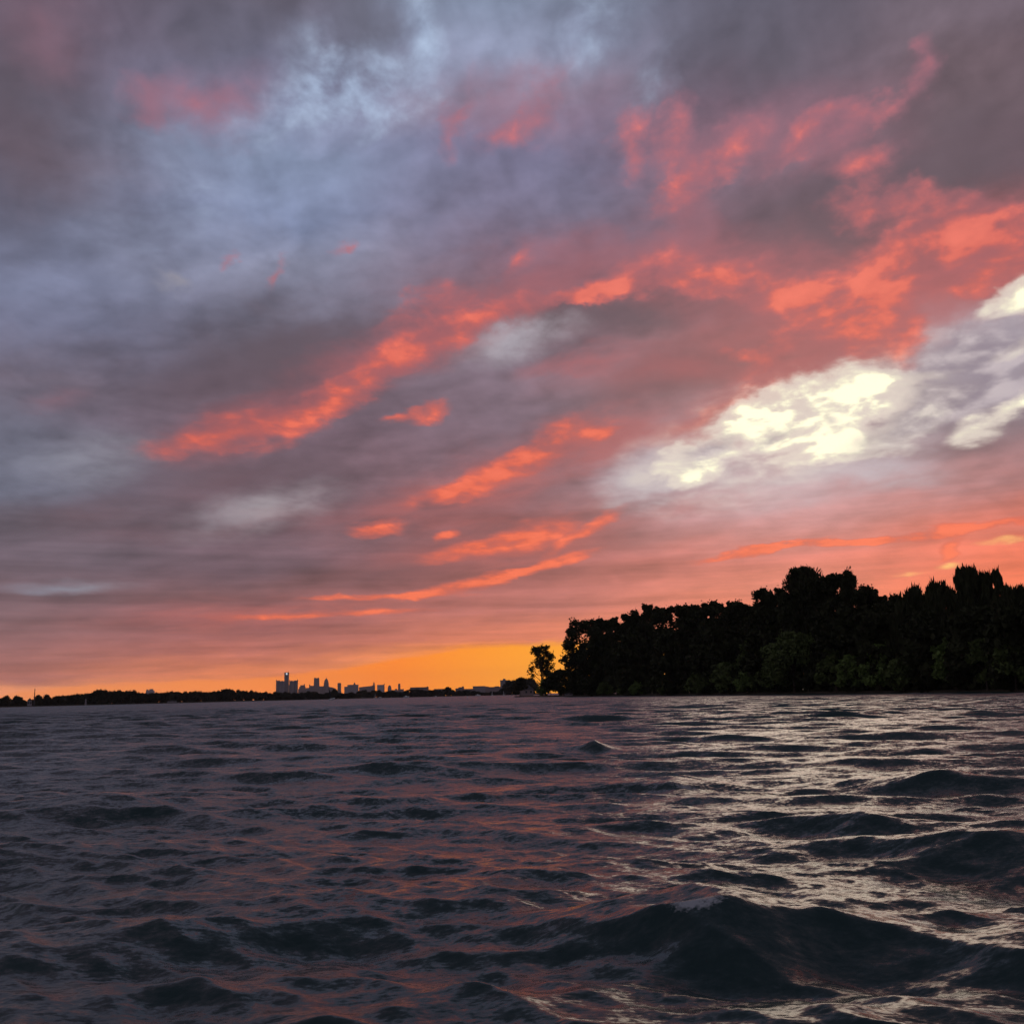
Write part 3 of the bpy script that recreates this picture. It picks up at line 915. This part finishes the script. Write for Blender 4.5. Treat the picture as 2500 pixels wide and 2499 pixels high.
# woods behind them
cs, rs, ct = [], [], []
for px in np.linspace(-300, 1330, 620):
    d = far_shore(px) + rng.uniform(20, 110)
    p = spot(px, d)
    yt = float(np.interp(px, tops[:, 0], tops[:, 1])) + 1.2 + 2.2 * (px < 130)
    h = max(1.5, height(px, yt, d))
    cs.append((p.x, p.y, h * .5)); rs.append((4.5, 4.5, h * .5)); ct.append(70)
V, Fq = leaves(rng, cs, rs, ct, 1.0)
tag(mesh_np('woodland', V, Fq, LEAF_FAR), 'low dark woodland mass behind the first trees of the far shore', 'woodland', kind='stuff')

# ------------------------------------------------------------------ city
CITY = 9500
C_BROWN = mat_plain('brown_masonry', (.27, .20, .19), .8, .2, .15, .02)
C_GLASS = mat_plain('dark_glass', (.14, .12, .14), .35, .5, .2, .02)
C_GREY = mat_plain('grey_concrete', (.30, .26, .27), .8, .2, .15, .02)
C_PALE = mat_plain('pale_concrete', (.48, .42, .43), .8, .2, .1, .02)
WHITE = mat_plain('white_paint', (.82, .82, .82), .5, .3, .06, .5)
SIGN = mat_plain('lit_sign', (.8, .85, .9), .5, .2, .02, 1, emit=((.9, .95, 1), .9))
DARKM = mat_plain('dark_metal', (.05, .05, .055), .5, .4, .2, 1)
SAILM = mat_plain('dark_sailcloth', (.035, .035, .04), .8, .1, .15, 1)
PSAIL = mat_plain('pale_sailcloth', (.6, .57, .56), .8, .1, .08, 1)
ROOFM = mat_plain('grey_roof', (.12, .11, .11), .85, .1, .2, .3)
GLASSM = mat_plain('window_glass', (.03, .035, .04), .15, .5, .1, 1)


def building(px0, px1, ytop, label, mat, dist=CITY, name='office_block', cat='building', plan=None, crown=None, depth=.7, sub=None):
    """a block between two photograph columns, top at row ytop; crown/sub: extra parts (name, function(root, w, h))"""
    c = (px0 + px1) / 2
    p = spot(c, dist)
    ang = -math.atan2(p.x, p.y)
    root = empty(name, (p.x, p.y, 0), ang, label=label, cat=cat)
    w = (px1 - px0) / 2500 * dist * math.cos(ang) ** .5 * 1.0
    h = height(c, ytop, dist)
    mb = MB()
    if plan:
        plan(mb, w, h)
    else:
        mb.box(-w / 2, w / 2, -w * depth / 2, w * depth / 2, -1, h)
        mb.box(-w / 2 - 1, w / 2 + 1, -w * depth / 2 - 1, w * depth / 2 + 1, h * .985, h + 1.5)
    mb.build('wall', mat, root)
    if crown:
        crown(root, w, h)
    return root


def octo(mb, w, h):
    mb.lathe([(w / 2, -1), (w / 2, h * .97), (w / 2 * .93, h * .975), (w / 2 * .93, h)], 8, turn=math.pi / 8)


def cyl(mb, w, h):
    mb.lathe([(w / 2, -1), (w / 2, h * .93), (w / 2 * 1.04, h * .935), (w / 2 * 1.04, h)], 20)


def tower_crown(root, w, h):
    b = MB(); b.box(-w * .16, w * .16, -w * .56, -w * .53, h - 20, h - 6); b.build('lit_sign', SIGN, root)
    b = MB(); b.lathe([(w * .035, h), (w * .02, h + 9)], 6, (w * .42, 0)); b.build('mast', DARKM, root)


def lift_core(sign):
    def f(root, w, h):
        b = MB(); b.box(sign * w * .5 - 4, sign * w * .5 + 4, -7, 7, -1, h + 9); b.build('lift_shaft', C_GLASS, root)
        b = MB(); b.box(-w * .25, w * .2, -8, 8, h - .5, h + 3.5); b.build('plant_room', C_GREY, root)
    return f


def stepped(steps, mats=C_BROWN):
    """steps: (x0, x1, z0, z1) as fractions of width and height, joined in a wall mesh"""
    def f(mb, w, h):
        for i, (a, b, z0, z1) in enumerate(steps):
            mb.box(w * (a - .5), w * (b - .5), -w * .3 + i * .7, w * .3 - i * .7, h * z0 - 1 + i * .01, h * z1)
    return f


building(674.5, 683, 1661.5, 'leftmost octagonal dark tower of the skyscraper group around the cylinder tower', C_GLASS, plan=octo, crown=lift_core(-1), name='octagonal_tower', cat='skyscraper')
building(682, 694, 1662.5, 'wide octagonal tower just left of the tallest cylinder tower', C_GLASS, dist=CITY - 60, plan=octo, crown=lift_core(-1), name='octagonal_tower', cat='skyscraper')
building(693.5, 704.5, 1641, 'tallest cylinder-shaped skyscraper with a small lit white sign at its top', C_GLASS, plan=cyl, crown=tower_crown, name='cylinder_tower', cat='skyscraper')
building(707, 717, 1662, 'octagonal tower just right of the tallest cylinder tower', C_GLASS, dist=CITY - 40, plan=octo, crown=lift_core(-1), name='octagonal_tower', cat='skyscraper')
building(716, 725.5, 1661, 'rightmost octagonal tower with a raised right corner', C_GLASS, dist=CITY, plan=octo, crown=lift_core(1), name='octagonal_tower', cat='skyscraper')
building(704, 708, 1672, 'low link building between the cylinder tower and its right neighbour', C_GREY, dist=CITY + 60)
building(728, 747, 1672, 'stepped domed building right of the octagonal towers', C_BROWN,
         plan=stepped([(0, 1, 0, .72), (.12, .92, .72, .88), (.25, .85, .88, 1.0), (.7, .8, 1.0, 1.08)]), crown=None)
building(747, 755, 1679, 'low square block between the domed building and the flat-topped tower', C_GREY)
building(754.5, 767, 1673.5, 'block with a raised left corner at the left foot of the flat-topped tower', C_BROWN, plan=stepped([(0, 1, 0, 1), (.02, .22, 1, 1.1)]))


def taper(mb, w, h):
    mb.prism([[(-w / 2 * k, -w * .4 * k, z), (w / 2 * k, -w * .4 * k, z), (w / 2 * k, w * .4 * k, z), (-w / 2 * k, w * .4 * k, z)] for k, z in ((1.06, -1), (1.0, h * .55), (.9, h * .85), (.88, h))])


def gable_peak(root, w, h):
    b = MB()
    for s in (-1, 1):
        b.prism([[(s * w * .42, -w * .3, h - .4), (s * w * .1, -w * .3, h - .4), (s * w * .26, -w * .3, h + 6)], [(s * w * .42, w * .3, h - .4), (s * w * .1, w * .3, h - .4), (s * w * .26, w * .3, h + 6)]])
    b.build('roof', ROOFM, root)


building(765.5, 779.5, 1655, 'tapering flat-topped skyscraper in the middle of the skyline', C_BROWN, plan=taper, crown=gable_peak, name='tapered_tower', cat='skyscraper')
building(778, 793, 1675, 'long low block joining the tapering tower and the bullet-shaped tower', C_BROWN)


def bullet(mb, w, h):
    mb.lathe([(w / 2, -1), (w / 2, h * .62), (w * .46, h * .74), (w * .38, h * .86), (w * .26, h * .95), (w * .1, h)], 12)


def spire(root, w, h):
    b = MB(); b.lathe([(1.6, h - 1), (.5, h + 17)], 6); b.build('antenna', DARKM, root)


building(790, 802.5, 1656, 'bullet-shaped tower with rounded top and thin antenna', C_BROWN, dist=CITY - 30, plan=bullet, crown=spire, name='domed_tower', cat='skyscraper')
building(801.5, 820, 1677, 'sloping-roofed low block right of the bullet-shaped tower', C_BROWN,
         plan=lambda mb, w, h: mb.prism([[(-w / 2, y, -1), (w / 2, y, -1), (w / 2, y, h * .86), (w * .1, y, h * .97), (-w / 2, y, h * 1.06)] for y in (-w * .3, w * .3)]))
building(824, 832.5, 1666.5, 'lone slim square tower standing apart right of the main skyline group', C_BROWN,
         plan=stepped([(-.02, 1.1, 0, .45), (0, 1, .45, .96), (.06, .94, .96, 1.0)]), name='slim_tower', cat='skyscraper')
building(841, 874.5, 1671, 'wide grey block with a small dome right of the lone slim tower', C_GREY, plan=stepped([(.22, 1, 0, 1), (0, .22, 0, .86), (.95, 1.0, 0, .9)]),
         crown=lambda r, w, h: (lambda b: (b.lathe([(8, h - 1), (8, h + 8), (5, h + 15), (1, h + 20)], 10, (w * .22, 0)), b.build('dome', C_BROWN, r)))(MB()))
building(877, 911, 1674.5, 'long brown building with a slanting roofline rising right', C_BROWN,
         plan=lambda mb, w, h: mb.prism([[(-w / 2, y, -1), (w / 2, y, -1), (w / 2, y, h * 1.1), (w * .38, y, h * 1.02), (-w / 2, y, h * .92)] for y in (-w * .2, w * .2)]))
building(910.5, 915.5, 1664, 'narrow dark shaft at the right end of the slanting-roofed building', C_BROWN, plan=bullet, name='slim_tower')
building(921, 938, 1671.5, 'boxy pale-fronted block with a tall chimney at its right corner', C_PALE,
         crown=lambda r, w, h: (lambda b: (b.box(w * .42, w * .5 + 2, -w * .36, -w * .3, -1, h + 11), b.build('chimney', C_BROWN, r)))(MB()))
building(946.5, 956, 1672, 'round-topped drum building right of the boxy pale block', C_BROWN, plan=bullet)
building(956, 973, 1682, 'low long block between the drum building and the last slim tower', C_BROWN, plan=stepped([(0, 1, 0, .9), (.5, .8, .9, 1.06)]))
building(972, 977.5, 1668, 'last slim tower at the right end of the city skyline', C_BROWN, plan=stepped([(0, 1, 0, .93), (.15, .85, .93, 1)]), name='slim_tower', cat='skyscraper')
building(977, 986, 1682, 'low block right of the last slim tower', C_BROWN)
building(1002, 1046, 1678, 'long flat-roofed building left of the round tree by the water', C_BROWN, dist=4000, crown=lambda r, w, h: (lambda b: (b.box(w * .4, w * .48, -5, 5, h, h + 4), b.box(-w * .2, w * .3, -8, 8, h, h + 1.6), b.build('plant_room', C_BROWN, r)))(MB()), depth=.3)
building(1060, 1083, 1682, 'small low building half hidden by trees left of the round tree', C_BROWN, dist=4000, depth=.3)
building(1112, 1133, 1677, 'stepped brown building right of the round tree by the water', C_BROWN, dist=3600, plan=stepped([(0, 1, 0, .88), (.35, 1, .88, 1), (.75, .98, 1, 1.1)]))
building(1133, 1156, 1682, 'low brown link building left of the pale square block', C_BROWN, dist=3600, depth=.3)
building(1155, 1185, 1675.5, 'pale square block near the water at the right of the city', C_GREY, dist=3400, depth=.5)
building(1184, 1223, 1675, 'long brick building with uneven roof left of the tall apartment slab', C_BROWN, dist=3500, plan=stepped([(0, 1, 0, .93), (.05, .25, .93, 1.0), (.6, .9, .93, 1.0)]))
building(1222, 1243.5, 1661, 'tall apartment slab with pale right side beside the island', C_GREY, dist=3200,
         crown=lambda r, w, h: (lambda b: (b.box(-w * .2, w * .1, -6, 6, h + 1, h + 6), b.build('plant_room', C_BROWN, r)))(MB()), name='apartment_slab')
building(356, 375.5, 1683, 'pale white block rising behind the trees of the far left shore', C_PALE, dist=2600, plan=stepped([(0, 1, 0, .93), (.06, .3, .93, 1.03), (.38, .85, .93, 1.05)]), name='apartment_block')


def house(px, dist, w, d, h, rh, label, mat=WHITE, name='house', turn=0.0, z=.8):
    p = spot(px, dist)
    root = empty(name, (p.x, p.y, z), -math.atan2(p.x, p.y) + turn, label=label, cat='house' if name == 'house' else name)
    b = MB(); b.box(-w / 2, w / 2, -d / 2, d / 2, -.3, h); b.build('wall', mat, root)
    b = MB(); b.prism([[(-w / 2 - .4, y, h - .05), (w / 2 + .4, y, h - .05), (0, y, h + rh)] for y in (-d / 2 - .4, d / 2 + .4)]); b.build('roof', ROOFM, root)
    for k in range(max(2, int(w / 3))):
        x = -w / 2 + (k + .5) * w / max(2, int(w / 3))
        b = MB(); b.box(x - .5, x + .5, -d / 2 - .06, -d / 2 + .05, h * .35, h * .75); b.build('window', GLASSM, root)
    return root


house(1285, 535, 5.6, 5, 2.8, 2.2, 'pale gabled house among trees at the left tip of the island', turn=.5, mat=C_BROWN)
house(1388, 423, 3.2, 1.5, .55, .3, 'small pale shelter at the water below the ragged left tree', z=.6, name='shelter', mat=C_GREY)
house(72, 945, 3.4, 4, 4.2, 2.2, 'small dim house left of the thin mast on the far shore', mat=C_GREY)
house(420, 1046, 8.5, 4, 1.3, .8, 'long pale pavilion at the water on the far left shore', name='pavilion', mat=C_GREY)

p = spot(83, 955)
root = empty('radio_mast', (p.x, p.y, .6), label='thin upright mast above the trees at the far left', cat='mast')
Hm = height(83, 1682, 955)
b = MB(); b.tube([(0, 0, -.3), (0, 0, Hm * .55), (0, 0, Hm)], [.55, .42, .2], 6); b.build('pole', DARKM, root)
b = MB()
for k in range(4):
    z = Hm * (.3 + .2 * k)
    b.box(-.8 + .12 * k, .8 - .12 * k, -.1, .1, z, z + .3)
b.build('bracket', DARKM, root)
p = spot(209, 1000)
root = empty('light_tower', (p.x, p.y, .4), label='slim pale light tower in front of the far left trees', cat='tower')
b = MB(); b.lathe([(.9, -.3), (.62, 3.8), (.95, 3.85), (.95, 4.1)], 10); b.build('shaft', C_GREY, root)
b = MB(); b.lathe([(.55, 4.1), (.55, 4.9), (.1, 5.5)], 10); b.build('lantern', C_GREY, root)


# ------------------------------------------------------------------ boats
def hull_mesh(L, B, D):
    mb = MB()
    rings = []
    for t, w, zb, zt in ((0, .72, .25, 1.0), (.25, 1.0, .0, .94), (.55, .98, -.05, .94), (.8, .62, .1, 1.02), (1.0, .06, .55, 1.15)):
        x = (t - .5) * L
        rings.append([(x, -w * B / 2, zt * D), (x, -w * B / 2 * .8, (zb + zt) / 2 * D * .8), (x, 0, zb * D - .25 * D), (x, w * B / 2 * .8, (zb + zt) / 2 * D * .8), (x, w * B / 2, zt * D)])
    mb.prism(rings)
    return mb


def sailboat(px, dist, L, mast, label, sail_mat, heel, heading, name='sailing_boat', full=False, pitch=0.0):
    p = spot(px, dist)
    root = empty(name, (p.x, p.y, .12), 0, label=label, cat='sailing boat', group='boats under the far shore')
    root.rotation_euler = (heel, pitch, heading)
    hull_mesh(L, L * .3, L * .16).build('hull', WHITE, root)
    b = MB(); b.box(-L * .18, L * .12, -L * .07, L * .07, L * .15, L * .21); b.build('cabin', WHITE, root)
    b = MB(); b.tube([(L * .08, 0, L * .12), (L * .06, 0, mast)], [.11, .07], 6); b.build('mast', DARKM, root)
    b = MB(); b.tube([(L * .08, 0, L * .28), (-L * .34, 0, L * .27)], [.07, .06], 6); b.build('boom', DARKM, root)
    v, f = [], []
    n = 8
    for i in range(n + 1):
        t = i / n
        z = L * .3 + (mast * .97 - L * .3) * t
        ch = L * (.42 if full else .26) * (1 - t) ** .8 + .05
        v += [(L * .07 - .05, .03, z), (L * .07 - ch * .5, .12 * (1 - t) + .04, z), (L * .07 - ch, .03, z)]
        if i < n:
            f += [(i * 3, i * 3 + 1, i * 3 + 4, i * 3 + 3), (i * 3 + 1, i * 3 + 2, i * 3 + 5, i * 3 + 4)]
    b = MB(); b.add(v, f)
    s = b.build('sail', sail_mat, root, True)
    md = s.modifiers.new('thickness', 'SOLIDIFY'); md.thickness = .04
    return root


def motorboat(px, dist, L, label, heading=0.0):
    p = spot(px, dist)
    root = empty('motor_boat', (p.x, p.y, .15), heading, label=label, cat='motor boat', group='boats under the far shore')
    hull_mesh(L, L * .32, L * .2).build('hull', WHITE, root)
    b = MB(); b.prism([[(-L * .22, -L * .1, L * .17), (L * .16, -L * .1, L * .17), (L * .16, L * .1, L * .17), (-L * .22, L * .1, L * .17)],
                       [(-L * .2, -L * .09, L * .34), (L * .06, -L * .09, L * .34), (L * .06, L * .09, L * .34), (-L * .2, L * .09, L * .34)]]); b.build('cabin', WHITE, root)
    b = MB(); b.prism([[(L * .075, -L * .08, L * .32), (L * .175, -L * .09, L * .2), (L * .175, L * .09, L * .2), (L * .075, L * .08, L * .32)],
                       [(L * .085, -L * .08, L * .325), (L * .185, -L * .09, L * .205), (L * .185, L * .09, L * .205), (L * .085, L * .08, L * .325)]]); b.build('windscreen', GLASSM, root)
    return root


sailboat(809.5, 800, 5.4, 10.2, 'heeling sailing boat with white hull and narrow dark sail before the city', SAILM, .10, .25, pitch=-.27)
sailboat(1202, 1300, 4.6, 6.6, 'left of two small upright pale sails near the apartment slab', PSAIL, .03, 1.0, full=True)
sailboat(1230, 1300, 4.4, 5.8, 'right of two small upright pale sails, in front of the apartment slab', PSAIL, -.03, 1.1, full=True)
sailboat(916, 1200, 4.2, 5.0, 'moored pale boat with a bare look left of the white motor boat pair', PSAIL, .0, .9)
motorboat(928, 1250, 4.2, 'small white motor boat below the boxy pale-fronted block', .3)
motorboat(992, 1200, 6.6, 'long white motor boat right of the last slim tower', 0)
motorboat(1064, 1150, 3.4, 'small rounded white boat below the low building left of the round tree', .8)
motorboat(1167, 1350, 6.5, 'white motor boat in front of the pale square block', .1)
p = spot(1141, 520)
root = empty('buoy', (p.x, p.y, 0), label='tiny pale buoy on the water right of the round tree', cat='buoy')
b = MB(); b.lathe([(.28, -.3), (.34, .15), (.2, .3), (.1, .9), (.02, 1.0)], 10); b.build('float', WHITE, root)
b = MB(); b.lathe([(.05, .95), (.04, 1.5)], 6); b.build('staff', DARKM, root)

# ------------------------------------------------------------------ haze of the evening air
hz = bpy.data.materials.new('haze')
hz.use_nodes = True
hz.node_tree.nodes.clear()
pv = hz.node_tree.nodes.new('ShaderNodeVolumePrincipled')
pv.inputs['Color'].default_value = (.86, .84, .86, 1)
pv.inputs['Density'].default_value = 2.9e-5
ho = hz.node_tree.nodes.new('ShaderNodeOutputMaterial')
hz.node_tree.links.new(pv.outputs[0], ho.inputs['Volume'])
b = MB(); b.box(-12500, 12500, -12500, 12500, -3.5, 262)
tag(b.build('haze', hz), kind='stuff')
